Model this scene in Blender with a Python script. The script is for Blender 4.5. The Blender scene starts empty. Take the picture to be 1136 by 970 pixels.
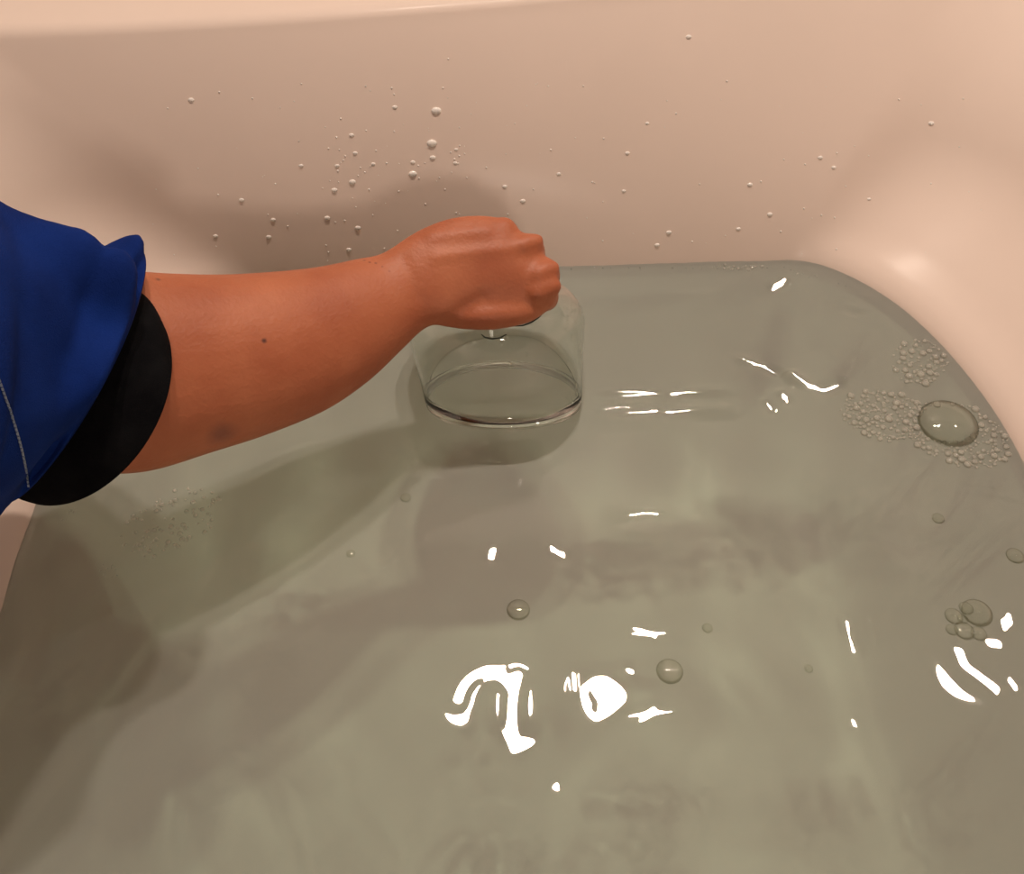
import bpy, bmesh, math, random
import numpy as np
from mathutils import Vector, Matrix
from mathutils.bvhtree import BVHTree
random.seed(4); rng = np.random.default_rng(4)
C = bpy.context.scene.collection
SC = bpy.context.scene
R = math.radians

# ---------------- camera ----------------
PITCH, FPX, CAMH = R(52), 1050.0, 0.519          # water level is z = 0
cam = bpy.data.objects.new('camera', bpy.data.cameras.new('camera')); C.objects.link(cam)
cam.location = (0, 0, CAMH); cam.rotation_euler = (math.pi/2 - PITCH, 0, 0)
cam.data.sensor_fit = 'HORIZONTAL'; cam.data.sensor_width = 36.0; cam.data.lens = 36.0*FPX/1136.0
cam.data.clip_start = 0.02
SC.camera = cam
FWD = Vector((0, math.cos(PITCH), -math.sin(PITCH))); UPV = Vector((0, math.sin(PITCH), math.cos(PITCH)))
CAMP = Vector((0, 0, CAMH))
def ray(px, py): return FWD + Vector((1, 0, 0))*((px-568)/FPX) + UPV*((485-py)/FPX)
def at(px, py, d): return CAMP + ray(px, py)*d            # a measured point at depth d
def on_z(px, py, z=0.0):
    r = ray(px, py); return CAMP + r*((z-CAMH)/r.z)

# ---------------- world, lamps, exposure ----------------
w = bpy.data.worlds.new('world'); SC.world = w; w.use_nodes = True
w.node_tree.nodes['Background'].inputs[0].default_value = (0.9, 0.72, 0.6, 1)
w.node_tree.nodes['Background'].inputs[1].default_value = 0.15
SC.view_settings.view_transform = 'Standard'; SC.view_settings.look = 'None'
SC.view_settings.gamma = 1; SC.view_settings.use_curve_mapping = False
SC.view_settings.exposure = 0.08
SC.cycles.max_bounces = 20; SC.cycles.transmission_bounces = 12; SC.cycles.transparent_max_bounces = 24
SC.cycles.diffuse_bounces = 9; SC.cycles.glossy_bounces = 5
SC.cycles.caustics_refractive = True; SC.cycles.caustics_reflective = False
SC.cycles.blur_glossy = 0.3; SC.cycles.use_denoising = True
SC.cycles.sample_clamp_indirect = 4.0

ZC = 2.05                                                   # ceiling height above the water
def lamp_spot(px, py):                                      # where a ceiling lamp stands that still water would mirror there
    r = ray(px, py); t = (CAMH + ZC)/(-r.z); return Vector((r.x*t, r.y*t, ZC))
LAMPS = {'A': lamp_spot(675, 777), 'D': lamp_spot(556, 785), 'B': lamp_spot(1085, 740)}
WARM = (1.0, 0.83, 0.70)
def disc_light(name, loc, power, size, rot=(0, 0, 0), caustic=True, col=WARM):
    l = bpy.data.lights.new(name, 'AREA'); l.shape = 'DISK'; l.size = size; l.energy = power; l.color = col
    o = bpy.data.objects.new(name, l); C.objects.link(o); o.location = loc; o.rotation_euler = rot
    l.cycles.is_caustics_light = caustic
    return o
disc_light('lamp_light', LAMPS['A']-Vector((0, 0, .012)), 14.5, 0.09)
disc_light('lamp_light', LAMPS['D']-Vector((0, 0, .012)), 14.5, 0.09)
disc_light('lamp_light', LAMPS['B']-Vector((0, 0, .012)), 7, 0.09)
VAN = Vector((0.42, -1.55, 1.2))
vl = disc_light('lamp_light', VAN, 7.0, 0.22, (Vector((0, .55, 0))-VAN).to_track_quat('-Z', 'Y').to_euler(), True)

# ---------------- materials ----------------
def mat(name, color, rough=.5, **kw):
    m = bpy.data.materials.new(name); m.use_nodes = True
    b = m.node_tree.nodes['Principled BSDF']
    b.inputs['Base Color'].default_value = (*color, 1); b.inputs['Roughness'].default_value = rough
    for k, v in kw.items(): b.inputs[k.replace('_', ' ')].default_value = v
    return m
def nd(m, t, **kw):
    n = m.node_tree.nodes.new(t)
    for k, v in kw.items(): setattr(n, k, v)
    return n
def lk(m, a, b): m.node_tree.links.new(a, b)
def noisy(m, c1, c2, scale, detail=4, bump=0, bscale=None):
    b = m.node_tree.nodes['Principled BSDF']
    tc = nd(m, 'ShaderNodeTexCoord'); n = nd(m, 'ShaderNodeTexNoise'); n.inputs['Scale'].default_value = scale
    n.inputs['Detail'].default_value = detail; lk(m, tc.outputs['Object'], n.inputs['Vector'])
    r = nd(m, 'ShaderNodeValToRGB'); r.color_ramp.elements[0].position = .35; r.color_ramp.elements[1].position = .68
    r.color_ramp.elements[0].color = (*c1, 1); r.color_ramp.elements[1].color = (*c2, 1)
    lk(m, n.outputs['Fac'], r.inputs[0]); lk(m, r.outputs[0], b.inputs['Base Color'])
    if bump:
        n2 = nd(m, 'ShaderNodeTexNoise'); n2.inputs['Scale'].default_value = bscale or scale*6; n2.inputs['Detail'].default_value = 5
        lk(m, tc.outputs['Object'], n2.inputs['Vector'])
        bp = nd(m, 'ShaderNodeBump'); bp.inputs['Strength'].default_value = bump; bp.inputs['Distance'].default_value = .001
        lk(m, n2.outputs['Fac'], bp.inputs['Height']); lk(m, bp.outputs[0], b.inputs['Normal'])
    return r
M = {}
M['tub'] = mat('tub_acrylic', (.80, .68, .61), .6, Coat_Weight=.12, Coat_Roughness=.2)
noisy(M['tub'], (.74, .61, .53), (.77, .635, .555), 5)
m = M['tub']; b_ = m.node_tree.nodes['Principled BSDF']        # a wet surface under water has hardly any gloss of its own
ge = nd(m, 'ShaderNodeNewGeometry'); sx = nd(m, 'ShaderNodeSeparateXYZ'); lk(m, ge.outputs['Position'], sx.inputs[0])
for nm, top, low in (('Specular IOR Level', .25, .02), ('Coat Weight', .08, 0.0)):
    mr = nd(m, 'ShaderNodeMapRange'); mr.inputs['From Min'].default_value = -.002; mr.inputs['From Max'].default_value = .001
    mr.inputs['To Min'].default_value = low; mr.inputs['To Max'].default_value = top; lk(m, sx.outputs['Z'], mr.inputs['Value']); lk(m, mr.outputs[0], b_.inputs[nm])
M['wall'] = mat('painted_wall', (.40, .35, .31), .7); noisy(M['wall'], (.38, .33, .29), (.42, .37, .33), 3)
M['ceiling'] = mat('ceiling_paint', (.6, .57, .54), .8); noisy(M['ceiling'], (.58, .55, .52), (.62, .59, .56), 3)
M['floor'] = mat('floor_tile', (.5, .45, .4), .5); noisy(M['floor'], (.46, .41, .36), (.54, .49, .44), 6)
M['metal'] = mat('brushed_metal', (.7, .7, .7), .3, Metallic=1.0)
M['lamp'] = mat('lamp_glow', (1, .9, .8), .5, Emission_Color=(1, .82, .66, 1), Emission_Strength=3.0)
m = M['water'] = mat('bath_water', (.95, 1, .94), 0.0, IOR=1.333, Transmission_Weight=.82)   # a little soap clouds it
va = nd(m, 'ShaderNodeVolumeAbsorption'); va.inputs['Color'].default_value = (.60, .84, .76, 1); va.inputs['Density'].default_value = 0.7
lk(m, va.outputs[0], m.node_tree.nodes['Material Output'].inputs['Volume'])
M['glass'] = mat('clear_glass', (.965, .985, .965), 0.0, IOR=1.42, Transmission_Weight=1.0)
def film(name, edge, tint=(.97, .98, .96), f=1.25, white=.03):
    m = bpy.data.materials.new(name); m.use_nodes = True; nt = m.node_tree; nt.nodes.remove(nt.nodes['Principled BSDF'])
    t = nd(m, 'ShaderNodeBsdfTransparent'); g = nd(m, 'ShaderNodeBsdfGlossy'); g.inputs['Roughness'].default_value = .06
    g.inputs['Color'].default_value = (.95, .95, .92, 1)
    lw = nd(m, 'ShaderNodeLayerWeight'); lw.inputs['Blend'].default_value = .35
    r = nd(m, 'ShaderNodeValToRGB'); r.color_ramp.elements[0].color = (*tint, 1); r.color_ramp.elements[1].color = (*edge, 1)
    r.color_ramp.elements[0].position = .35; r.color_ramp.elements[1].position = .85
    lk(m, lw.outputs['Facing'], r.inputs[0]); lk(m, r.outputs[0], t.inputs[0])
    fr = nd(m, 'ShaderNodeFresnel'); fr.inputs['IOR'].default_value = f
    mx = nd(m, 'ShaderNodeMixShader'); lk(m, fr.outputs[0], mx.inputs[0]); lk(m, t.outputs[0], mx.inputs[1]); lk(m, g.outputs[0], mx.inputs[2])
    g.inputs['Roughness'].default_value = .02
    df_ = nd(m, 'ShaderNodeBsdfDiffuse'); df_.inputs[0].default_value = (.85, .83, .76, 1); m2 = nd(m, 'ShaderNodeMixShader'); m2.inputs[0].default_value = white
    lk(m, mx.outputs[0], m2.inputs[1]); lk(m, df_.outputs[0], m2.inputs[2]); lk(m, m2.outputs[0], nt.nodes['Material Output'].inputs[0])
    return m
M['bubble'] = film('bubble_film', (.40, .41, .34), (.96, .97, .93), 1.5)
M['foam'] = film('foam_film', (.55, .56, .50), (.98, .98, .95), 1.8, .28)
M['drop'] = mat('water_drop', (.97, .93, .88), .05, IOR=1.33, Transmission_Weight=.15)

# skin, with its mole, scratch and bruise standing on it
SK_MOLE = None
m = M['skin'] = mat('skin', (.42, .20, .12), .5, Subsurface_Weight=.12, Subsurface_Scale=.01, Specular_IOR_Level=.35)
m.node_tree.nodes['Principled BSDF'].inputs['Subsurface Radius'].default_value = (1, .35, .2)
RSK = noisy(m, (.40, .115, .052), (.50, .165, .078), 22, 5, .35, 420)
M['blue'] = mat('blue_cotton', (.008, .035, .30), .9, Specular_IOR_Level=.15)
noisy(M['blue'], (.002, .017, .13), (.004, .027, .19), 30, 4, .5, 1500)
M['black'] = mat('black_knit', (.004, .004, .005), .95, Specular_IOR_Level=.08); noisy(M['black'], (.003, .003, .004), (.007, .007, .008), 60, 3, .6, 1800)
M['stitch'] = mat('stitch_thread', (.30, .36, .50), .8)

# ---------------- mesh helpers ----------------
def link(name, me, m, parent=None, smooth=True):
    if m: me.materials.append(m)
    if smooth: me.polygons.foreach_set('use_smooth', [True]*len(me.polygons))
    o = bpy.data.objects.new(name, me); C.objects.link(o); o.parent = parent
    return o
def mk(name, v, f, m, parent=None, smooth=True):
    me = bpy.data.meshes.new(name); me.from_pydata([tuple(p) for p in v], [], f); me.update()
    return link(name, me, m, parent, smooth)
def tag(o, label=None, cat=None, group=None, kind=None):
    for k, v in (('label', label), ('category', cat), ('group', group), ('kind', kind)):
        if v: o[k] = v
    return o
def empty(name, loc):
    o = bpy.data.objects.new(name, None); C.objects.link(o); o.location = loc; return o
def loft(rings, cap0=False, cap1=False):
    n = len(rings[0]); v = [p for r in rings for p in r]; f = []
    for i in range(len(rings)-1):
        for j in range(n):
            k = (j+1) % n; f.append((i*n+j, i*n+k, (i+1)*n+k, (i+1)*n+j))
    if cap0: f.append(tuple(range(n))[::-1])
    if cap1: f.append(tuple((len(rings)-1)*n+j for j in range(n)))
    return v, f
def sstep(a, b, x):
    t = min(1, max(0, (x-a)/(b-a))); return t*t*(3-2*t)
def box(x0, x1, y0, y1, z0, z1):
    v = [(x, y, z) for z in (z0, z1) for x, y in ((x0, y0), (x1, y0), (x1, y1), (x0, y1))]
    return v, [(3, 2, 1, 0), (4, 5, 6, 7), (0, 1, 5, 4), (1, 2, 6, 5), (2, 3, 7, 6), (3, 0, 4, 7)]

# ---------------- room shell ----------------
def wall(name, *b, m='wall'):
    o = mk(name, *box(*b), M[m], smooth=False); o['kind'] = 'structure'; return o
X0, X1, Y0, Y1, ZF = -1.35, 1.95, -2.0, 1.55, -0.40
wall('floor', X0, X1, Y0, Y1, ZF-.05, ZF, m='floor'); wall('ceiling', X0, X1, Y0, Y1, ZC, ZC+.05, m='ceiling')
wall('wall_left', X0-.05, X0, Y0, Y1, ZF, ZC); wall('wall_right', X1, X1+.05, Y0, Y1, ZF, ZC)
wall('wall_back', X0, X1, Y1, Y1+.05, ZF, ZC); wall('wall_front', X0, X1, Y0-.05, Y0, ZF, ZC)

# ---------------- bathtub ----------------
PHI = R(2.5); cph, sph = math.cos(PHI), math.sin(PHI)
def rot(X, Y): return (X*cph - Y*sph, X*sph + Y*cph)
FARY, NEARY, CX, HW = .577, -.86, .033, .331
def outline(off, hw=None, far=None, rx=.12, ry=.225, lx=.12, ly=.22):
    """closed inner outline of the tub, grown outwards by off(side, far) ; returns (X, Y, side weight)"""
    pts = []
    # right side going up, far end right to left, left side down, near end
    def corner(cx, cy, rx, ry, a0, a1, n):
        for i in range(n):
            a = a0 + (a1-a0)*i/n; pts.append((cx+rx*math.cos(a), cy+ry*math.sin(a), math.cos(a)/rx, math.sin(a)/ry))
    def line(p, q, nx, ny, n):
        for i in range(n):
            t = i/n; pts.append((p[0]+(q[0]-p[0])*t, p[1]+(q[1]-p[1])*t, nx, ny))
    HW_ = hw or HW; FARY = far or globals()['FARY']
    xr, xl = CX+HW_, CX-HW_
    line((xr, NEARY+.2), (xr, FARY-ry), 1, 0, 50)
    corner(xr-rx, FARY-ry, rx, ry, 0, math.pi/2, 44)
    line((xr-rx, FARY), (xl+lx, FARY), 0, 1, 20)
    corner(xl+lx, FARY-ly, lx, ly, math.pi/2, math.pi, 44)
    line((xl, FARY-ly), (xl, NEARY+.2), -1, 0, 50)
    corner(xl+.2, NEARY+.2, .2, .2, math.pi, 1.5*math.pi, 24)
    line((xl+.2, NEARY), (xr-.2, NEARY), 0, -1, 14)
    corner(xr-.2, NEARY+.2, .2, .2, 1.5*math.pi, 2*math.pi, 24)
    out = []
    for x, y, nx, ny in pts:
        l = math.hypot(nx, ny); nx /= l; ny /= l
        side = sstep(.0, .9, abs(nx)) if y > 0 else 1.0
        d = off(side, ny, x)
        out.append((x+nx*d, y+ny*d))
    return out
def level(z, off):
    return [(*rot(x, y), z) for x, y in outline(off)]
rings = []
ZB = -.20
zero = lambda s_, n_, x_: 0
TOPO = outline(zero)
FLO = outline(zero, HW-.095, FARY-.150, .10, .15, .10, .15)
FLO = [(x, y+.05*(1-sstep(NEARY, NEARY+.4, y))) for x, y in FLO]
def lower(t):                                            # t = 0 at the water, 1 on the floor
    q = 1-(1-t)**(1/1.8)
    return [(*rot(a[0]+(b[0]-a[0])*q, a[1]+(b[1]-a[1])*q), ZB*t) for a, b in zip(TOPO, FLO)]
def side_weights():
    out = []
    for i, (x, y) in enumerate(TOPO):
        a, b = TOPO[i-1], TOPO[(i+1) % len(TOPO)]; tx, ty = b[0]-a[0], b[1]-a[1]
        out.append(1.0 if y < 0 else sstep(.05, .95, abs(ty)/math.hypot(tx, ty)))
    return out
SW = side_weights()
RIM = outline(zero, HW+.17, FARY+.083, .15, .22, .12, .18)
RIM = [(x, y+(.10*sstep(-.35, .75, x) if 1 else 0)*sstep(0, .5, y)) for x, y in RIM]
ZR = .158
def upper(z, grow=0.0):
    out = []; t = z/ZR if z < ZR else 1.0
    for a, b, sw in zip(TOPO, RIM, SW):
        q = .55*t+.45*t*t
        q += sw*.36*sstep(-.01, .075, z)*(1-t)**1.3*sstep(0, .02, z)
        out.append([a[0]+(b[0]-a[0])*q, a[1]+(b[1]-a[1])*q])
    if grow:
        n = len(out); o2 = []
        for i in range(n):
            a, b = out[i-1], out[(i+1) % n]; tx, ty = b[0]-a[0], b[1]-a[1]; l = math.hypot(tx, ty) or 1
            o2.append([out[i][0]+ty/l*grow, out[i][1]-tx/l*grow])
        out = o2
    return [(*rot(x, y), z) for x, y in out]
base = lower(1.0); cx, cy = rot(CX, -.15)
for k in (.02, .2, .4, .6, .8, .93):
    rings.append([(cx+(p[0]-cx)*k, cy+(p[1]-cy)*k, ZB-.002*(1-k)) for p in base])
for i in range(1, 30):
    q_ = 1-i/30; rings.append(lower(1-(1-q_)**1.8))
for i in range(0, 34): rings.append(upper(ZR*i/33))
A0 = R(38)
for i in range(1, 12):                                    # rolled edge
    a = A0+i/11*(math.pi/2-A0); q_ = upper(ZR, .016*(math.cos(A0)-math.cos(a))); rings.append([(x, y, ZR+.016*(math.sin(a)-math.sin(A0))) for x, y, z in q_])
def at_z(g, z): return [(x, y, z) for x, y, _ in upper(ZR, g)]
rings.append(at_z(.03, .1642)); rings.append(at_z(.075, .1644))
for i in range(1, 5):
    a = i/4*math.pi/2; rings.append(at_z(.075+.010*math.sin(a), .1544+.010*math.cos(a)))
rings.append(at_z(.085, ZF))
v, f = loft(rings, cap0=True)
f = [q[::-1] for q in f]
tub = mk('bathtub', v, [q[::-1] for q in f], M['tub'])
tag(tub, 'off-white moulded bathtub with rounded corner and a soft shelf at the right, filled with water', 'bathtub')
tub.cycles.is_caustics_receiver = True
tub_bvh = BVHTree.FromPolygons(v, f)

# ---------------- bath water ----------------
def inside_mask(X, Y, grow):
    x = X*cph + Y*sph; y = -X*sph + Y*cph
    xr, xl = CX+HW+grow, CX-HW-grow; yf = FARY+grow; yn = NEARY-grow
    ok = (x < xr) & (x > xl) & (y < yf) & (y > yn)
    def cut(cx, cy, rx, ry, sx, sy):
        a = ((x-cx)*sx > 0) & ((y-cy)*sy > 0)
        return a & (((x-cx)/rx)**2 + ((y-cy)/ry)**2 > 1)
    ok &= ~cut(CX+HW-.12, FARY-.225, .12+grow, .225+grow, 1, 1)
    ok &= ~cut(CX-HW+.12, FARY-.22, .12+grow, .22+grow, -1, 1)
    ok &= ~cut(CX+HW-.2, NEARY+.2, .2+grow, .2+grow, 1, -1)
    ok &= ~cut(CX-HW+.2, NEARY+.2, .2+grow, .2+grow, -1, -1)
    return ok
ST = .00135
xs = np.arange(-.36, .43, ST)
ys = np.concatenate([np.arange(-.90, .05, .006), np.arange(.05, .63, ST)])
GX, GY = np.meshgrid(xs, ys)
waves = []
def add_set(n, ang0, spread, lam0, lam1, slope):
    for i in range(n):
        a = ang0 + rng.normal()*spread; lam = math.exp(rng.uniform(math.log(lam0), math.log(lam1))); k = 2*math.pi/lam
        waves.append((k*math.cos(a), k*math.sin(a), slope/k*rng.uniform(.5, 1.2), rng.uniform(0, 6.28)))
add_set(8, R(12), .30, .05, .12, .021)       # long ridges running down the tub (throw the streaks of light)
add_set(7, R(95), .6, .05, .12, .008)
add_set(8, 0, 3.0, .025, .05, .0022)
def base_h(X, Y):
    h = np.zeros_like(X); 
    # gentle warping so the ridges are not straight
    Xw = X + .012*np.sin(17*Y+1) + .008*np.sin(31*Y+9*X); Yw = Y + .010*np.sin(19*X+2)
    for kx, ky, a, p in waves: h += a*np.sin(kx*Xw+ky*Yw+p)
    h = h*(1+.35/(1+np.exp(-(X-.11)/.025)))*(1-.8/(1+np.exp(-(X-.275)/.014)))*(1-.75/(1+np.exp(-(Y-.53)/.012)))
    return h*(1-.85*np.exp(-((X-.02)**2+(Y-.25)**2)/.016))*(1-.7*np.exp(-((X-.28)**2+(Y-.27)**2)/.006))
def base_grad(x, y):
    e = 1e-4; q = lambda a, b: base_h(np.array([a]), np.array([b]))[0]
    return np.array([(q(x+e, y)-q(x-e, y))/(2*e), (q(x, y+e)-q(x, y-e))/(2*e)])
H = base_h(GX, GY)
def need_slope(p, L):
    a = (CAMP-p).normalized(); b = (L-p).normalized(); n = (a+b).normalized()
    return np.array([-n.x/n.z, -n.y/n.z])
GL = [ # px, py, stroke angle in the picture, half length, half width, lamp  : the places where small waves lean towards a lamp
 (592, 628, 0, 4, 4, 'A'), (527, 653, 90, 5, 4, 'A'),
 
 (1102, 713, 30, 9, 4, 'B'),
 (848, 325, 20, 8, 4, 'A'), 
 (735, 437, 2, 60, 2.6, 'A'), (735, 457, 1, 62, 3.0, 'A'), (720, 792, 4, 36, 2.5, 'A'), (712, 571, 4, 24, 2.0, 'A'), (720, 703, 2, 26, 3.5, 'A'),
 (325, 492, 10, 12, 3, 'D'), (290, 517, 45, 5, 3, 'D'), (784, 697, -30, 8, 3, 'A'), (535, 446, 2, 16, 3, 'D'), (585, 441, 12, 18, 3, 'A'), (590, 451, 18, 14, 3, 'A'),
 (1092, 541, -12, 18, 3, 'B'), (1108, 552, -12, 14, 3, 'B'), (700, 745, 0, 8, 3, 'A'), (950, 345, 0, 7, 4, 'A')]
for px, py, ang, hl, hw, L in GL:
    p = on_z(px, py); hy, hx = np.gradient(H, ys, xs); iy_, ix_ = np.searchsorted(ys, p.y), np.searchsorted(xs, p.x)
    g = need_slope(p, LAMPS[L]) - (np.array([hx[iy_, ix_], hy[iy_, ix_]]) if iy_ < len(ys) and ix_ < len(xs) else 0)
    q = on_z(px+math.cos(R(ang))*4, py-math.sin(R(ang))*4) - p; t = np.array([q.x, q.y]); t /= np.linalg.norm(t); nrm = np.array([-t[1], t[0]])
    sc = (p-CAMP).dot(FWD)/FPX
    sl, sw = hl*sc*1.0, max(hw*sc*1.25, .0026)
    dx, dy = GX-p.x, GY-p.y
    a = dx*t[0]+dy*t[1]; b = dx*nrm[0]+dy*nrm[1]
    if hl > 20:      # a long thin ripple: only its slope across the stroke leans to the lamp
        e_ = .002; n0 = need_slope(p, LAMPS[L]); jx = (need_slope(p+Vector((e_, 0, 0)), LAMPS[L])-n0)/e_; jy = (need_slope(p+Vector((0, e_, 0)), LAMPS[L])-n0)/e_
        np_ = nrm[0]*(n0[0]+jx[0]*dx+jy[0]*dy)+nrm[1]*(n0[1]+jx[1]*dx+jy[1]*dy)
        hy, hx = np.gradient(H, ys, xs); cur = nrm[0]*hx+nrm[1]*hy
        cur_t = t[0]*hx+t[1]*hy
        sa = np.linspace(-2*sl, 2*sl, 161); ix = np.clip(np.searchsorted(xs, p.x+sa*t[0]), 0, len(xs)-1); iy = np.clip(np.searchsorted(ys, p.y+sa*t[1]), 0, len(ys)-1)
        nt = t[0]*(n0[0]+jx[0]*sa*t[0]+jy[0]*sa*t[1])+t[1]*(n0[1]+jx[1]*sa*t[0]+jy[1]*sa*t[1])
        fa = np.cumsum(nt-cur_t[iy, ix])*(sa[1]-sa[0]); fa -= np.interp(0, sa, fa)
        if abs(ang) < 6: sw = .0042
        H += (b*(np_-cur)+np.interp(a, sa, fa))*np.exp(-.5*(b/sw)**2-.5*(a/(sl*1.1))**6)
    else: H += (g[0]*dx+g[1]*dy)*np.exp(-.5*((a/sl)**2+(b/sw)**2))
STROKES = [
 ([[(508, 776), (513, 762), (524, 750), (541, 743), (558, 750), (568, 764)], [(574, 750), (569, 775), (568, 805), (571, 832), (584, 824)]], 5, 13, 'D'),
 ([[(822, 400), (845, 405), (862, 411)]], 1.5, 11, 'B'), ([[(880, 418), (898, 428), (915, 432), (930, 426)]], 3, 12, 'B'), ([[(868, 437), (874, 444)]], 3, 9, 'B'), ([[(850, 446), (858, 456)]], 1.5, 8, 'B'),
 ([[(546, 611), (546, 619)]], 4, 9, 'A'), ([[(612, 607), (618, 613), (625, 618)]], 3, 9, 'A'), ([[(637, 748), (637, 766)]], 2.5, 7, 'D'), ([[(938, 690), (943, 708), (950, 722)]], 2.5, 9, 'B'), ([[(964, 688), (971, 712)]], 1.2, 7, 'B'),
 ([[(947, 800), (949, 805)]], 4, 8, 'B'), ([[(1119, 682), (1115, 698)]], 3, 7, 'B'), ([[(616, 871), (618, 877)]], 3, 7, 'D'), ([[(858, 320), (870, 312)]], 3, 9, 'A'), ([[(1122, 757), (1126, 762)]], 3, 6, 'B'),
 ([[(668, 768), (684, 776), (674, 786)]], 8, 14, 'A'),
 ([[(1066, 722), (1068, 738), (1085, 750), (1105, 763)]], 3, 9, 'B')]
for lines, core, marg, L in STROKES:
    allp = [q for l in lines for q in l]; p0 = on_z(sum(q[0] for q in allp)/len(allp), sum(q[1] for q in allp)/len(allp))
    g0 = need_slope(p0, LAMPS[L]); e = .002
    gx = (need_slope(p0+Vector((e, 0, 0)), LAMPS[L])-g0)/e; gy = (need_slope(p0+Vector((0, e, 0)), LAMPS[L])-g0)/e
    dx, dy = GX-p0.x, GY-p0.y
    hs = g0[0]*dx+g0[1]*dy+.5*(gx[0]*dx*dx+(gx[1]+gy[0])*dx*dy+gy[1]*dy*dy)
    dist = np.full_like(GX, 9.)
    for l in lines:
        for q0, q1 in zip(l[:-1], l[1:]):
            a = on_z(*q0); b = on_z(*q1); abx, aby = b.x-a.x, b.y-a.y
            t = np.clip(((GX-a.x)*abx+(GY-a.y)*aby)/(abx*abx+aby*aby), 0, 1); dist = np.minimum(dist, np.hypot(GX-a.x-t*abx, GY-a.y-t*aby))
    sc = (p0-CAMP).dot(FWD)/FPX; t = np.clip((dist/sc-core)/marg, 0, 1); wgt = 1-t*t*(3-2*t)
    near = wgt > .5; off = (H-hs)[near].mean()
    H = H*(1-wgt)+(hs+off)*wgt
# the water climbs a little where it wets the tub
ol = np.array([rot(x, y) for x, y in outline(lambda s_, n_, x_: 0)]); ol2 = []
for i in range(len(ol)):
    a, b = ol[i], ol[(i+1) % len(ol)]; m_ = max(1, int(np.hypot(*(b-a))/.0015)); ol2 += [a+(b-a)*k/m_ for k in range(m_)]
ol2 = np.array(ol2); edge = inside_mask(GX, GY, .004) & ~inside_mask(GX, GY, -.008) & (GY > .1)
ei = np.argwhere(edge); P2 = np.stack([GX[edge], GY[edge]], 1); dm = np.empty(len(P2))
for i in range(0, len(P2), 2000):
    dm[i:i+2000] = np.sqrt(((P2[i:i+2000, None, :]-ol2[None])**2).sum(-1)).min(1)
H[edge] += .0014*np.exp(-dm/.0022)
# and where it wets the glass
AXn = np.array([0, math.sin(R(30)), math.cos(R(30))]); c0 = on_z(559, 446); D3 = np.stack([GX-c0.x, GY-c0.y, 0*GX], -1)
zc = D3@AXn; D3[..., 0] += .10*zc; rc = np.sqrt(np.maximum(0, (D3**2).sum(-1)-zc**2)); Rw = .0555+.11*zc
H += np.where(zc > -.001, .0011*np.exp(-np.abs(rc-Rw)/.002), 0)*np.clip((zc+.001)/.002, 0, 1)
ny, nx = GX.shape
ins = inside_mask(GX, GY, .006); cell = ins[:-1, :-1] | ins[1:, :-1] | ins[:-1, 1:] | ins[1:, 1:]
idx = np.arange(nx*ny).reshape(ny, nx)
quads = np.stack([idx[:-1, :-1], idx[:-1, 1:], idx[1:, 1:], idx[1:, :-1]], -1)[cell]
used, inv = np.unique(quads.ravel(), return_inverse=True); quads = inv.reshape(-1, 4)
V = np.stack([GX.ravel()[used], GY.ravel()[used], H.ravel()[used]], 1)
ed = np.concatenate([quads[:, [0, 1]], quads[:, [1, 2]], quads[:, [2, 3]], quads[:, [3, 0]]])
key = {}
for a, b in ed.tolist():
    key[(a, b)] = 1
bd = [(a, b) for (a, b) in key if (b, a) not in key]
nv = len(V); bv = sorted({a for e in bd for a in e}); low = {a: nv+i for i, a in enumerate(bv)}
VL = [(V[a, 0], V[a, 1], -.26) for a in bv]
cxy = (0.0, -.1, -.26); cidx = nv+len(bv)
faces = quads.tolist() + [[b, a, low[a], low[b]] for a, b in bd] + [[low[b], low[a], cidx] for a, b in bd]
water = mk('bath_water', V.tolist()+VL+[cxy], faces, M['water'])
tag(water, 'clear greenish bath water rippling in the tub', 'water', kind='stuff')
water.cycles.is_caustics_caster = True

# ---------------- the glass ----------------
AX = Vector((0, math.sin(R(30)), math.cos(R(30))))               # from the mouth up to the closed end
RC = on_z(559, 446)                                             # middle of the mouth ring, half in the water
Q = AX.to_track_quat('Z', 'Y').to_matrix()
def revolve(prof_rz, n=192, skew=0.0):
    v = []; f = []
    for r, z in prof_rz:
        for j in range(n):
            a = 2*math.pi*j/n
            v.append(RC + Q @ Vector((r*math.cos(a), r*math.sin(a), z)) + Vector((skew*z, 0, 0)))
    m_ = len(prof_rz)
    for i in range(m_-1):
        for j in range(n):
            k = (j+1) % n; f.append((i*n+j, i*n+k, (i+1)*n+k, (i+1)*n+j))
    return v, f
T = .0010
outp = [(.0555, .0005), (.0568, .012), (.0590, .034), (.0612, .052)]
sh_r, sh_z, rr = .0622-.028, .087-.026, .028
outp += [(sh_r+rr*math.cos(a), sh_z+.026*math.sin(a)) for a in np.linspace(0, math.pi/2, 16)]
outp += [(.02, .0873), (.0004, .0873)]
inp = [(.0004, .0843), (.02, .0843), (sh_r, .0840)]
inp += [(sh_r+(rr-T)*math.cos(a), sh_z+.023*math.sin(a)) for a in np.linspace(math.pi/2, 0, 14)[1:]]
inp += [(.0612-T, .052), (.0590-T, .034), (.0568-T, .012), (.0553-T, .001)]
lip = [(.05475+.0009*math.cos(a), .0006+.0009*math.sin(a)) for a in np.linspace(math.pi, 2*math.pi, 7)]
pr = outp + inp + lip
v, f = revolve(pr, skew=-.10); n = 192; m_ = len(pr)
f += [((m_-1)*n+j, (m_-1)*n+(j+1) % n, (j+1) % n, j) for j in range(n)]
cup = mk('drinking_glass', v, f, M['glass']); tag(cup, 'clear round glass held mouth down and tilted, its rim half in the water', 'glass')
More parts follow.
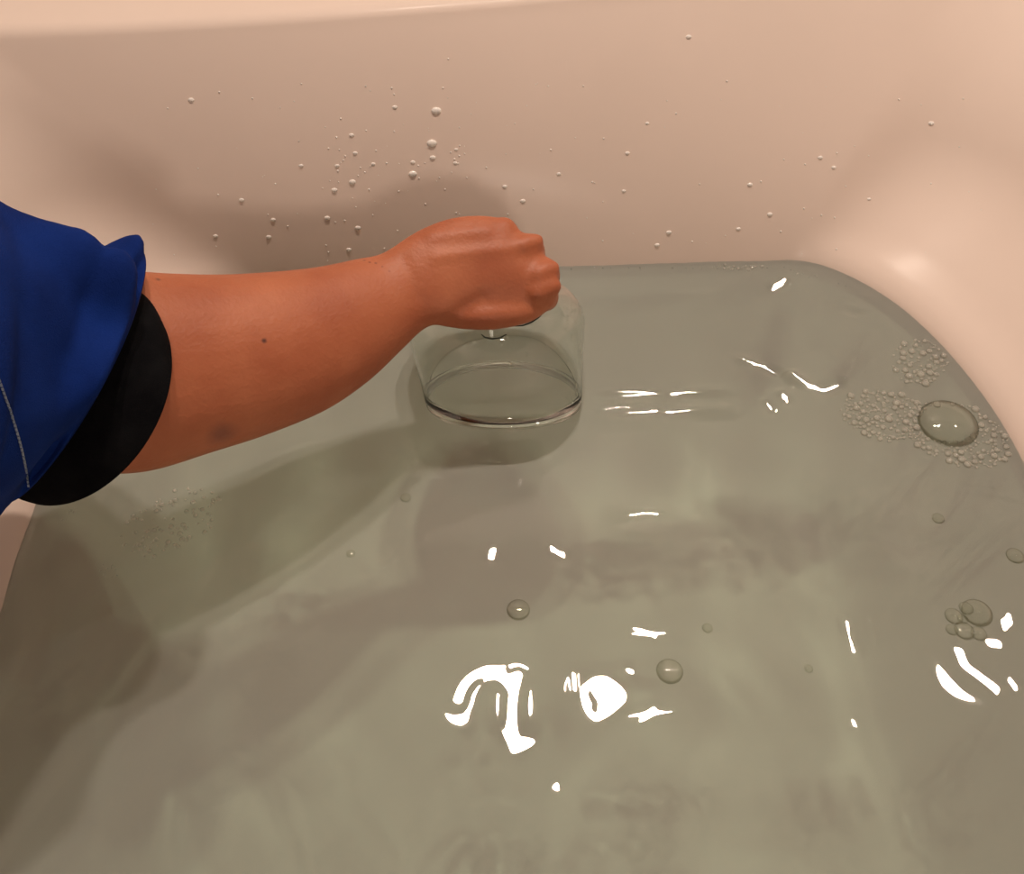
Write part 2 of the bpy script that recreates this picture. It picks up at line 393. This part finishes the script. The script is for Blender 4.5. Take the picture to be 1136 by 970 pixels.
bm = bmesh.new(); bm.from_mesh(cup.data); bmesh.ops.recalc_face_normals(bm, faces=bm.faces); bm.to_mesh(cup.data); bm.free()
cup_bvh = BVHTree.FromPolygons(v, f)
cup.cycles.is_caustics_caster = False
def cup_hit(px, py):
    d_ = ray(px, py).normalized(); p, n_, i_, _ = cup_bvh.ray_cast(CAMP, d_)
    if p is not None and n_.dot(d_) > 0: n_ = -n_
    return p, n_
M['ink'] = mat('dark_marking', (.05, .055, .045), .5)
for arc in ([(534, 371), (538, 374.5), (546, 376), (555, 375), (562, 371)], [(571, 362), (580, 361.5), (589, 358), (597, 353), (601, 349)]):
    P = [cup_hit(*q) for q in arc]; P = [(p+n_*.0003, n_) for p, n_ in P if p is not None]; sv, sf = [], []
    for i, (p, n_) in enumerate(P):
        d_ = (P[min(i+1, len(P)-1)][0]-P[max(0, i-1)][0]).normalized(); x = d_.cross(n_).normalized(); rad = .00055*(.35+.65*math.sin(math.pi*(i+.5)/len(P)))
        sv += [p+(x*math.cos(k*math.pi/3)+n_*math.sin(k*math.pi/3)*.5)*rad for k in range(6)]
    sf = [(i*6+k, i*6+(k+1) % 6, (i+1)*6+(k+1) % 6, (i+1)*6+k) for i in range(len(P)-1) for k in range(6)]+[tuple(range(6)), tuple(range(len(sv)-6, len(sv)))]
    o = mk('marking', sv, sf, M['ink'], cup); o['label'] = 'small dark curved marking'

# ---------------- arm, hand ----------------
def station(u, l, d, ratio, n=28):
    c = (at(*u, d)+at(*l, d))/2; a = (at(*u, d)-at(*l, d))/2; b = -FWD*a.length*ratio
    return [c + a*math.cos(t) + b*math.sin(t) for t in [2*math.pi*i/n for i in range(n)]]
ST_ = [((-215, 235), (-245, 430), .395, .85), ((-80, 290), (-110, 490), .435, .85), ((20, 300), (5, 515), .468, .85), ((100, 298), (95, 525), .495, .82),
       ((150, 301), (162, 524), .513, .82), ((195, 304), (236, 502), .527, .8), ((250, 305), (298, 482), .542, .8), ((305, 302), (362, 455), .557, .8),
       ((352, 297), (410, 422), .569, .78), ((395, 288), (446, 388), .578, .72), ((425, 281), (474, 363), .583, .62), ((462, 257), (503, 360), .586, .46),
       ((500, 242), (540, 356), .589, .38), ((535, 239), (575, 348), .591, .36), ((560, 244), (598, 342), .592, .34), ((580, 258), (606, 341), .594, .40), ((594, 272), (613, 335), .5955, .42)]
# smooth the stations to many rings
def cr(p, q, r, s, t): return .5*((2*q)+(r-p)*t+(2*p-5*q+4*r-s)*t*t+(3*q-p-3*r+s)*t**3)
rings = [station(*s) for s in ST_]; fine = []
for i in range(len(rings)-1):
    a, b, c, d = rings[max(0, i-1)], rings[i], rings[i+1], rings[min(len(rings)-1, i+2)]
    for k in range(4):
        t = k/4; fine.append([cr(a[j], b[j], c[j], d[j], t) for j in range(28)])
fine.append(rings[-1])
bmv, bmf = loft(fine, True, True)
def chain(pts, rad, n=16):
    """closed tapered tube with round ends"""
    global bmv, bmf
    P = [Vector(p) for p in pts]; fp = []; fr = []
    for i in range(len(P)-1):
        for k in range(6):
            t = k/6; fp.append(cr(P[max(0, i-1)], P[i], P[i+1], P[min(len(P)-1, i+2)], t)); fr.append(rad[i]*(1-t)+rad[i+1]*t)
    fp.append(P[-1]); fr.append(rad[-1])
    d0 = (fp[0]-fp[1]).normalized(); d1 = (fp[-1]-fp[-2]).normalized(); PP = []; RR = []
    for a in (85, 60, 30): PP.append(fp[0]+d0*fr[0]*math.sin(R(a))); RR.append(fr[0]*math.cos(R(a)))
    PP += fp; RR += fr
    for a in (30, 60, 85): PP.append(fp[-1]+d1*fr[-1]*math.sin(R(a))); RR.append(fr[-1]*math.cos(R(a)))
    rs = []; ref = Vector((.3, .2, .93)).normalized()
    for i, p in enumerate(PP):
        d = (PP[min(i+1, len(PP)-1)]-PP[max(i-1, 0)]).normalized()
        x = (ref-d*ref.dot(d)).normalized(); y = d.cross(x); ref = x
        rs.append([p+(x*math.cos(t)+y*math.sin(t))*RR[i] for t in [2*math.pi*j/n for j in range(n)]])
    v, f = loft(rs, True, True); o = len(bmv); bmv += v; bmf += [tuple(q+o for q in g) for g in f]
mm = .001
# metacarpal ridges + knuckles + curled fingers (little, ring, middle, index)
FING = [((558, 257), .594, 9.0, .020, 7.6), ((586, 276), .595, 9.6, .028, 8.4), ((602, 303), .596, 10.2, .030, 8.8), ((600, 328), .597, 10.2, .018, 8.8)]
U_ = (at(600, 292, .59)-at(428, 335, .58)).normalized()
for (k, d, r, drop, r2) in FING:
    wr = at(448+(k[0]-560)*.1, 325+(k[1]-295)*.42, .586); kn = at(*k, d)
    chain([wr+FWD*.006, wr.lerp(kn, .5)+FWD*.0015, kn], [8*mm, 9*mm, r*mm*1.05])
    pip = kn+FWD*drop+U_*.003; dip = pip-U_*.021+FWD*.003; tip = dip-U_*.016-FWD*.006
    chain([kn, kn.lerp(pip, .5)+U_*.001, pip], [r*mm, r*.95*mm, r2*mm]); chain([pip, dip, tip], [r2*mm, r2*.92*mm, r2*.8*mm])
for q, r in (((595, 268), 5.2), ((611, 299), 6.2), ((611, 318), 7.0)): chain([at(*q, .591), at(q[0]-16, q[1]+6, .589)], [r*mm, 8.5*mm])
# thumb along the near side, closing against the index finger
chain([at(470, 340, .584), at(508, 347, .588), at(545, 349, .590), at(582, 344, .594), at(601, 334, .601)], [.0095, .0100, .0098, .0085, .0070])
# upper arm, shoulders, neck and head of the kneeling person (outside the picture, to its left)
SH = Vector((-.60, .06, .47)); SHR = Vector((-.62, -.30, .47)); NK = Vector((-.60, -.12, .56)); HD = Vector((-.535, -.115, .70))
chain([at(-190, 338, .41), SH.lerp(at(-190, 338, .41), .45), SH], [.043, .047, .05]); chain([SH, SH.lerp(SHR, .5)+Vector((-.02, 0, .02)), SHR], [.05, .06, .05])
chain([SH.lerp(SHR, .5), NK, HD-Vector((.02, 0, .03))], [.06, .055, .056])
chain([HD+Vector((-.035, 0, .035)), HD+Vector((.0, 0, .01)), HD+Vector((.028, 0, -.045))], [.080, .076, .052])
chain([HD+Vector((.030, 0, -.05)), HD+Vector((.052, 0, -.075))], [.045, .027])                                 # jaw and chin
chain([HD+Vector((.070, 0, -.012)), HD+Vector((.096, 0, -.040))], [.008, .012])                                # nose
chain([HD+Vector((.075, -.018, -.062)), HD+Vector((.081, 0, -.064)), HD+Vector((.075, .018, -.062))], [.005, .008, .005])   # mouth
for k in (-1, 1):
    chain([HD+Vector((-.012, k*.078, .0)), HD+Vector((-.004, k*.082, -.03))], [.014, .010])                    # ears
    chain([HD+Vector((.066, k*.020, .014)), HD+Vector((.058, k*.045, .012))], [.010, .008])                    # brows
EL = Vector((-.66, -.44, .24)); WR = Vector((-.535, -.40, .20))
chain([SHR, EL, WR], [.048, .036, .026]); chain([WR, Vector((-.50, -.39, .195)), Vector((-.465, -.385, .182))], [.026, .026, .022])
for k, (dy, ln) in enumerate(((-.030, .055), (-.011, .068), (.009, .072), (.028, .066))):
    b_ = Vector((-.462, -.385+dy, .183)); chain([b_, b_+Vector((ln*.5, dy*.3, .004)), b_+Vector((ln, dy*.4, -.010))], [.009, .0085, .007])
chain([WR+Vector((.01, .02, -.002)), WR+Vector((.045, .045, -.012)), WR+Vector((.07, .055, -.02))], [.013, .010, .008])
arm_me = bpy.data.meshes.new('person'); arm_me.from_pydata([tuple(p) for p in bmv], [], bmf); arm_me.update()
bm = bmesh.new(); bm.from_mesh(arm_me); bmesh.ops.recalc_face_normals(bm, faces=bm.faces); bm.to_mesh(arm_me); bm.free()
person = link('person', arm_me, M['skin'])
rm = person.modifiers.new('remesh', 'REMESH'); rm.mode = 'VOXEL'; rm.voxel_size = .0017
smo = person.modifiers.new('smooth', 'SMOOTH'); smo.factor = .5; smo.iterations = 11
dg = bpy.context.evaluated_depsgraph_get(); ev = person.evaluated_get(dg); me2 = bpy.data.meshes.new_from_object(ev)
person.modifiers.clear(); person.data = me2; me2.name = 'person'
me2.polygons.foreach_set('use_smooth', [True]*len(me2.polygons))
# tendons, creases and soft lumps on the skin
NV = len(me2.vertices); co = np.empty(NV*3); me2.vertices.foreach_get('co', co); co = co.reshape(-1, 3)
no = np.empty(NV*3); me2.vertices.foreach_get('normal', no); no = no.reshape(-1, 3)
def dseg(co, a, b):
    a = np.array(a); b = np.array(b); ab = b-a; t = np.clip(((co-a)@ab)/(ab@ab), 0, 1)
    return np.linalg.norm(co-(a+t[:, None]*ab), axis=1)
def dent(pts, d, depth, wd):
    global co
    P = [at(px, py, d) for px, py in pts]; dist = np.min([dseg_front(P[i], P[i+1]) for i in range(len(P)-1)], axis=0)
    co = co - no*(depth*np.exp(-.5*(dist/wd)**2)*facing)[:, None]
CF = np.array(FWD); facing = np.clip(-(no@CF)*1.5, 0, 1)
def proj(c):
    r = c-np.array(CAMP); dd = r@CF; return np.stack([r[:, 0]/dd, (r@np.array(UPV))/dd], 1)*.585
def dseg_front(a, b):
    c2 = proj(co); a2, b2 = proj(np.array([a]))[0], proj(np.array([b]))[0]; ab = b2-a2
    t = np.clip(((c2-a2)@ab)/(ab@ab), 0, 1); return np.linalg.norm(c2-(a2+t[:, None]*ab), axis=1)
dent([(503, 358), (512, 348), (522, 338), (534, 332)], .585, .0016, .004)     # fold of the thumb
dent([(545, 330), (590, 322)], .585, .0006, .005)
dent([(575, 262), (582, 285), (590, 296)], .585, .0012, .004)
dent([(448, 290), (458, 310), (462, 330)], .585, .0008, .003)                   # wrist crease
dent([(480, 262), (540, 256)], .585, -.0010, .003); dent([(485, 285), (570, 275)], .585, -.0010, .003)
me2.vertices.foreach_set('co', co.ravel()); me2.update()
tag(person, "bare left forearm and fist of a person in a blue sleeve, holding the glass", 'person')
arm_bvh = BVHTree.FromObject(person, bpy.context.evaluated_depsgraph_get())
def hit(bvh, px, py):
    r = ray(px, py).normalized(); p, n_, i_, d_ = bvh.ray_cast(CAMP, r); return p, n_
# marks on the skin: each stands at its own place on the arm
def mark(m, src, pos, rad, color, amount, squash=None):
    b = m.node_tree.nodes['Principled BSDF']
    g = nd(m, 'ShaderNodeTexCoord'); vm = nd(m, 'ShaderNodeVectorMath', operation='DISTANCE'); vm.inputs[1].default_value = pos
    nz = nd(m, 'ShaderNodeTexNoise'); nz.inputs['Scale'].default_value = .6/rad
    lk(m, g.outputs['Object'], nz.inputs['Vector']); lk(m, g.outputs['Object'], vm.inputs[0])
    ad = nd(m, 'ShaderNodeMath', operation='MULTIPLY_ADD'); lk(m, nz.outputs['Fac'], ad.inputs[0]); ad.inputs[1].default_value = rad*.8; lk(m, vm.outputs['Value'], ad.inputs[2])
    mr = nd(m, 'ShaderNodeMapRange'); mr.inputs['From Min'].default_value = rad*1.6; mr.inputs['From Max'].default_value = rad*.6
    mr.inputs['To Min'].default_value = 0; mr.inputs['To Max'].default_value = amount; lk(m, ad.outputs[0], mr.inputs['Value'])
    mx = nd(m, 'ShaderNodeMix', data_type='RGBA'); lk(m, mr.outputs[0], mx.inputs['Factor']); lk(m, src, mx.inputs['A']); mx.inputs['B'].default_value = (*color, 1)
    lk(m, mx.outputs['Result'], b.inputs['Base Color']); return mx.outputs['Result']
s = RSK.outputs[0]
for px, py, rad, c, a in ((293, 378, .0016, (.08, .03, .025), .9), (246, 481, .009, (.20, .08, .06), .6), (175, 310, .0016, (.12, .05, .03), .7),
                          (404, 289, .0011, (.16, .04, .03), .8), (410, 291, .0010, (.16, .04, .03), .8), (417, 292, .0010, (.18, .05, .03), .8), (424, 296, .0008, (.22, .06, .04), .7), (432, 301, .0008, (.25, .07, .05), .6)):
    p, _ = hit(arm_bvh, px, py)
    if p: s = mark(M['skin'], s, p, rad, c, a)

# ---------------- sleeve ----------------
def ell(c, d, a, b, dd, n=96):
    P = at(*c, d); A = at(c[0]+a[0], c[1]+a[1], d)-P; B = at(c[0]+b[0], c[1]+b[1], d+dd)-P
    return [P+A*math.cos(t)+B*math.sin(t) for t in [2*math.pi*i/n for i in range(n)]]
def blend(R0, k):
    out = []
    for i in range(len(R0)-1):
        a, b, c, d = R0[max(0, i-1)], R0[i], R0[i+1], R0[min(len(R0)-1, i+2)]
        for s_ in range(k):
            t = s_/k; out.append([cr(a[j], b[j], c[j], d[j], t) for j in range(len(b))])
    out.append(R0[-1]); return out
def ring3(c, d, ra, rb, n=96):
    c = Vector(c); d = Vector(d).normalized(); A = (UPV-d*UPV.dot(d)).normalized(); B = d.cross(A)
    if B.dot(FWD) > 0: B = -B
    return [c+A*ra*math.cos(t)+B*rb*math.sin(t) for t in [2*math.pi*i/n for i in range(n)]]
SL = [ring3((-.64, .04, .50), (.3, -.2, -.32), .085, .09), ring3((-.56, .10, .465), (.4, -.2, -.35), .092, .095), ring3((-.46, .17, .385), (.4, -.25, -.38), .086, .084), ring3((-.365, .235, .30), (.4, -.2, -.36), .084, .076), ell((-120, 365), .43, (20, -195), (60, 30), -.065), ell((-30, 396), .462, (30, -166), (55, 30), -.062),
      ell((24, 412), .485, (50, -148), (46, 30), -.060), ell((62, 410), .496, (70, -138), (36, 28), -.056), ell((76, 415), .502, (78, -139), (30, 25), -.052)]
rg = blend(SL, 14); nr = len(rg)
for i, rr_ in enumerate(rg):
    cen = sum(rr_, Vector())/len(rr_); s_ = i/(nr-1); s_ = .333+(s_-.444)*1.2 if s_ > .444 else .75*s_
    for j, p in enumerate(rr_):
        th = 2*math.pi*j/96; tw = (lambda c: (th-c+math.pi) % (2*math.pi)-math.pi); d = (p-cen).normalized()
        near = math.exp(-((s_-.80)/.22)**2)
        amp = 2.4*(.0028*near*math.sin(5*th+6*s_+1.0)+.0018*math.sin(3*th-9*s_)*(.3+near)+.0035*near*math.sin(9*th-14*s_)*math.exp(-(tw(.5)/.6)**2))
        fold = -.005*math.exp(-((s_-.74+.05*tw(.35))/.035)**2)*math.exp(-(tw(.35)/.7)**2)
        fold += .004*math.exp(-((s_-.86)/.05)**2)*math.exp(-(tw(.3)/.5)**2)
        amp *= 1-sstep(.90, 1, s_)*.9
        rr_[j] = p+d*(amp+fold)
# turn the hem inwards so that the cloth has an edge
hem = rg[-1]; cen = sum(hem, Vector())/96; axis = (sum(rg[-1], Vector())-sum(rg[-6], Vector())).normalized()
rg.append([p+axis*.0012-(p-cen).normalized()*.0012 for p in hem]); rg.append([p-(p-cen).normalized()*.003 for p in hem]); rg.append([p-axis*.008-(p-cen).normalized()*.005 for p in hem])
v, f = loft(rg)
sleeve = mk('sleeve', v, f, M['blue'], person); sl_bvh = BVHTree.FromPolygons(v, f)
CB = [ell((22, 402), .487, (56, -108), (26, 22), -.042), ell((55, 413), .498, (62, -114), (34, 30), -.042), ell((76, 430), .503, (73, -112), (62, 46), -.046), ell((85, 440), .506, (72, -105), (75, 55), -.045)]
rg = blend(CB, 8); hem = rg[-1]; cen = sum(hem, Vector())/96; axis = (sum(rg[-1], Vector())-sum(rg[-6], Vector())).normalized()
rg.append([p+axis*.001-(p-cen).normalized()*.0015 for p in hem]); rg.append([p-axis*.001-(p-cen).normalized()*.003 for p in hem]); rg.append([p-axis*.008-(p-cen).normalized()*.005 for p in hem])
v, f = loft(rg); cuff = mk('cuff', v, f, M['black'], person)
cuff['label'] = 'wide black knitted undersleeve cuff'; sleeve['label'] = 'rolled royal blue sleeve'
# shirt, right sleeve, trousers and hair of the kneeling person
def oval(c, ax, ay, tilt=0.0, n=48):
    return [Vector((c[0]+ax*math.cos(t), c[1]+ay*math.sin(t), c[2]+tilt*ax*math.cos(t))) for t in [2*math.pi*i/n for i in range(n)]]
T_ = [oval((-.86, -.12, -.16), .13, .19), oval((-.86, -.12, -.05), .13, .185), oval((-.82, -.12, .10), .125, .18), oval((-.77, -.12, .25), .125, .20), oval((-.70, -.12, .39), .125, .235, -.2),
      oval((-.645, -.12, .475), .115, .255, -.3), oval((-.62, -.12, .532), .095, .20, -.35), oval((-.612, -.12, .556), .075, .11, -.4), oval((-.608, -.12, .568), .066, .074, -.4), oval((-.606, -.12, .572), .061, .068, -.4)]
o = mk('shirt', *loft(blend(T_, 6), True, False), M['blue'], person)
def limb(name, pts, rad, m):
    global bmv, bmf
    bmv, bmf = [], []; chain(pts, rad, 24); o = mk(name, bmv, bmf, m, person); return o
limb('sleeve', [(-.62, -.25, .465), (-.665, -.40, .28), EL+Vector((.0, 0, .01)), EL.lerp(WR, .5)], [.086, .066, .055, .046], M['blue'])
M['trousers'] = mat('dark_trousers', (.02, .022, .03), .9)
limb('trouser_leg', [(-.87, -.03, -.14), (-.66, -.03, -.31), (-.80, -.03, -.335), (-1.08, -.03, -.345)], [.095, .07, .06, .045], M['trousers'])
limb('trouser_leg', [(-.87, -.22, -.14), (-.66, -.24, -.31), (-.80, -.24, -.335), (-1.08, -.24, -.345)], [.095, .07, .06, .045], M['trousers'])
M['hair'] = mat('dark_hair', (.012, .009, .007), .6)
hv = []; hf = []
for i in range(13):
    for j in range(32):
        a, b2 = i/12*R(118), 2*math.pi*j/32; cut = 1-.42*max(0, math.cos(b2))
        a *= cut; q_ = Vector((math.sin(a)*math.cos(b2), math.sin(a)*math.sin(b2), math.cos(a))); rr_ = .091+.002*math.sin(9*b2+i)
        hv.append(HD+Vector((-.032, 0, .028))+Vector((q_.x*rr_*1.02, q_.y*rr_, q_.z*rr_)))
hf = [(i*32+j, i*32+(j+1) % 32, (i+1)*32+(j+1) % 32, (i+1)*32+j) for i in range(12) for j in range(32)]
mk('hair', hv, hf, M['hair'], person)
# row of stitches on the sleeve
pts = []
for i in range(31):
    t = i/30; px = -6+34*math.sin(t*1.45)+4*t*t; py = 408+134*t
    p, n_ = hit(sl_bvh, px, py)
    if p: pts.append(p-ray(px, py).normalized()*.0006)
sv, sf = [], []
for i in range(0, len(pts)-1):
    a, b = pts[i], pts[i].lerp(pts[i+1], .68); d = (b-a)
    if d.length < 1e-5: continue
    d.normalize(); x = d.cross(FWD).normalized(); y = d.cross(x); o = len(sv)
    for p in (a, b):
        for k in range(6): sv.append(p+(x*math.cos(k*math.pi/3)+y*math.sin(k*math.pi/3))*.00055)
    sf += [(o+k, o+(k+1) % 6, o+6+(k+1) % 6, o+6+k) for k in range(6)]+[tuple(range(o, o+6)), tuple(range(o+6, o+12))]
st = mk('stitching', sv, sf, M['stitch'], sleeve); st['kind'] = 'stuff'; st['label'] = 'pale row of stitches'

# ---------------- bubbles ----------------
def dome_data(n=12, m_=5, flat=.75):
    v = [(math.cos(2*math.pi*j/n)*math.cos(a), math.sin(2*math.pi*j/n)*math.cos(a), math.sin(a)*flat) for a in [i/m_*math.pi/2*.97 for i in range(m_)] for j in range(n)]
    f = [(i*n+j, i*n+(j+1) % n, (i+1)*n+(j+1) % n, (i+1)*n+j) for i in range(m_-1) for j in range(n)]
    v.append((0, 0, flat)); f += [((m_-1)*n+j, (m_-1)*n+(j+1) % n, m_*n) for j in range(n)]
    return v, f
def wz(x, y):
    i = int(np.clip(np.searchsorted(ys, y), 0, ny-1)); j = int(np.clip((x-xs[0])/ST, 0, nx-1)); return H[i, j]
DV, DF = dome_data()
v, f = [], []
for k in range(60):
    px, py = (random.gauss(634, 8), random.gauss(343, 6)) if k < 24 else (random.uniform(628, 645), random.uniform(350, 448))
    if k > 54: px, py = random.uniform(470, 600), random.uniform(380, 405)
    p, n_ = cup_hit(px, py)
    if p is None: continue
    Qr = n_.to_track_quat('Z', 'Y'); rr_ = random.uniform(.0004, .0013); o = len(v)
    v += [p+Qr @ (Vector((d[0], d[1]*(1.6 if k >= 24 else 1), d[2]*.6))*rr_) for d in DV]; f += [tuple(a+o for a in g) for g in DF]
o = mk('droplets', v, f, M['glass'], cup); o['kind'] = 'stuff'; o['label'] = 'fine water drops clinging to the outside'
def foam(name, label, spots):
    v, f = [], []
    for x, y, r in spots:
        o = len(v); z = wz(x, y); v += [(x+a*r, y+b*r, z+c*r) for a, b, c in DV]; f += [tuple(k+o for k in q) for q in DF]
    return tag(mk(name, v, f, M['foam']), label, 'foam', kind='stuff')
def scatter(cx, cy, rx, ry, n, r0, r1, hole=None, ang=0):
    out = []; tries = 0
    while len(out) < n and tries < n*60:
        tries += 1
        a = random.uniform(0, 6.283); q = math.sqrt(random.random()); X = rx*q*math.cos(a); Y = ry*q*math.sin(a)
        px, py = cx+X*math.cos(ang)-Y*math.sin(ang), cy+X*math.sin(ang)+Y*math.cos(ang)
        if hole and ((px-hole[0])/hole[2])**2+((py-hole[1])/hole[3])**2 < 1: continue
        p = on_z(px, py); r = math.exp(random.uniform(math.log(r0), math.log(r1)))
        if not inside_mask(np.array([p.x]), np.array([p.y]), -.002)[0]: continue
        if all((p.x-o[0])**2+(p.y-o[1])**2 > ((r+o[2])*.85)**2 for o in out): out.append((p.x, p.y, r))
    return out
HO = (1052, 470, 34, 21)
foam('foam_patch', 'small round patch of fine bubbles close to the right side of the tub, farther of two', scatter(1020, 402, 31, 25, 75, .0008, .0034))
foam('foam_patch', 'large patch of fine bubbles trailing round one big bubble at the right side', scatter(983, 462, 52, 27, 150, .0008, .0032, HO, .15)+scatter(1062, 482, 62, 34, 140, .0008, .0030, HO, .35))
foam('foam_patch', 'sparse scatter of fine bubbles floating below the black cuff', scatter(190, 580, 62, 32, 85, .0008, .0020, None, -.45)+scatter(120, 633, 14, 8, 10, .0004, .0012)+scatter(65, 570, 30, 12, 5, .0004, .001))
foam('foam_patch', 'thin line of fine bubbles along the far waterline', scatter(822, 297, 34, 3, 22, .0006, .0016)+scatter(905, 308, 40, 3, 12, .0004, .001, None, .3)+scatter(700, 299, 80, 2, 10, .0004, .0009))
DOME = bpy.data.meshes.new('bubble'); dv, df = dome_data(24, 8, .38); DOME.from_pydata(dv, [], df); DOME.polygons.foreach_set('use_smooth', [True]*len(DOME.polygons)); DOME.materials.append(M['bubble'])
BUB = [(1052, 470, 33, 'biggest flat bubble, ringed by the large foam patch on the right'), (575, 677, 13, 'lone medium bubble on the water in the middle, below the glass'),
       (743, 745, 15, 'lone medium bubble right of the two brightest lamp reflections'), (1084, 680, 17, 'largest bubble of the tight little raft at the right edge'),
       (1058, 684, 10, 'upper left bubble of the tight raft at the right edge'), (1070, 700, 11, 'lower middle bubble of the tight raft, biggest of its lower row'), (1086, 703, 9, 'lower right bubble of the tight raft at the right edge'), (1056, 699, 7, 'lower left bubble of the tight raft at the right edge'), (1072, 675, 8, 'upper middle bubble of the tight raft, left of its largest'), (1068, 687, 6, 'smallest bubble, in the middle of the tight raft'),
       (1126, 617, 10, 'small bubble at the right edge, above the bubble raft'), (1041, 575, 7, 'tiny bubble between the foam patch and the bubble raft'),
       (785, 697, 6, 'tiny bubble up and right of the lone medium bubble'), (389, 615, 5, 'tiny lone bubble on the darker water left of centre'), (450, 552, 6, 'tiny lone bubble just below left of the glass'),
       (897, 742, 5, 'tiny bubble left of the long thin reflection at the right')]
for px, py, r, lab in BUB:
    p = on_z(px, py); o = bpy.data.objects.new('bubble', DOME); C.objects.link(o); o.location = (p.x, p.y, wz(p.x, p.y)-.0002)
    s_ = r*(p-CAMP).dot(FWD)/FPX; o.scale = (s_, s_, s_)
    tag(o, lab, 'bubble', 'bubbles of the tight raft' if 'raft' in lab and 'tight' in lab else None)

# ---------------- drops on the wall of the tub ----------------
DD = bpy.data.meshes.new('water_drop'); dv, df = dome_data(12, 5, .55); DD.from_pydata(dv, [], df); DD.polygons.foreach_set('use_smooth', [True]*len(DD.polygons)); DD.materials.append(M['drop'])
def drop_frame(px, py):
    p, n_ = hit(tub_bvh, px, py)
    if p is None: return None
    if n_.dot(ray(px, py)) > 0: n_ = -n_
    return p, n_
BIG = [(484, 123, 5, 'largest water drop on the far wall, highest above the hand'), (479, 159, 5, 'water drop on the far wall, second below the largest'), (458, 193, 4, 'water drop low on the far wall above the wrist'),
       (212, 111, 3, 'lone water drop high on the far wall at the left'), (1033, 137, 3, 'lone water drop high on the far wall at the right')]
for px, py, r, lab in BIG + [(x, y, r, None) for x, y, r in ((480, 175, 3), (391, 202, 3.4), (371, 211, 3), (390, 150, 2.6), (394, 170, 2.4), (363, 242, 3), (397, 253, 3), (334, 184, 2.4), (374, 184, 2.4), (414, 182, 2.2),
        (458, 180, 2.4), (438, 119, 2.6), (268, 222, 2.6), (303, 244, 2.6), (239, 262, 2.4), (298, 263, 2.6), (387, 277, 2.6), (505, 181, 2.2), (506, 166, 2), (560, 207, 2.4), (580, 223, 2.6),
        (696, 170, 2.4), (832, 205, 2.8), (854, 238, 2.8), (742, 258, 2.8), (729, 272, 2.6), (819, 254, 2.4), (910, 175, 2.6), (925, 186, 2.4), (692, 212, 2.2), (620, 193, 2.2), (764, 41, 3), (718, 137, 2), (964, 221, 2))]:
    q = drop_frame(px, py)
    if not q: continue
    p, n_ = q; o = bpy.data.objects.new('water_drop', DD); C.objects.link(o); o.location = p-n_*.0001
    s_ = r*(p-CAMP).dot(FWD)/FPX; o.scale = (s_*1.15, s_*.8, s_); o.rotation_mode = 'QUATERNION'; o.rotation_quaternion = n_.to_track_quat('Z', 'Y')
    zone = ('far wall straight above the forearm', 'far wall straight above the fist', 'far wall right of the fist')[0 if px < 435 else 1 if px < 600 else 2]
    tag(o, lab or 'small water drop splashed on the '+zone, 'water drop', None if lab else 'small drops on the '+zone)
v, f = [], []
for k in range(170):
    px, py = (random.gauss(440, 80), random.gauss(200, 55)) if k < 80 else (random.uniform(150, 1100), random.uniform(90, 285))
    q = drop_frame(px, py)
    if not q or q[0].z < .004 or q[0].z > .15: continue
    p, n_ = q; Qr = n_.to_track_quat('Z', 'Y'); r = random.uniform(.0003, .0008); o = len(v)
    v += [p+Qr @ (Vector(d)*r) for d in DV]; f += [tuple(a+o for a in g) for g in DF]
tag(mk('drop_spray', v, f, M['drop']), 'fine spray of tiny droplets over the far wall of the tub', 'water drops', kind='stuff')

# ---------------- ceiling lamps ----------------
def lathe(prof_rz, n=32):
    rings = [[(r*math.cos(2*math.pi*j/n), r*math.sin(2*math.pi*j/n), z) for j in range(n)] for r, z in prof_rz]
    return loft(rings, True, True)
for k, lab in (('A', 'recessed round ceiling lamp, the middle one of three'), ('D', 'recessed round ceiling lamp, the left one of three'), ('B', 'recessed round ceiling lamp over the right side')):
    e = tag(empty('ceiling_lamp', LAMPS[k]), lab, 'lamp', 'ceiling lamps')
    mk('bezel', *loft([[(r*math.cos(2*math.pi*j/32), r*math.sin(2*math.pi*j/32), z) for j in range(32)] for r, z in ((.068, 0), (.066, -.008), (.054, -.010), (.052, -.004), (.052, 0))]), M['metal'], e)
    mk('diffuser', *lathe([(.0515, -.001), (.0515, -.006)]), M['lamp'], e, False)
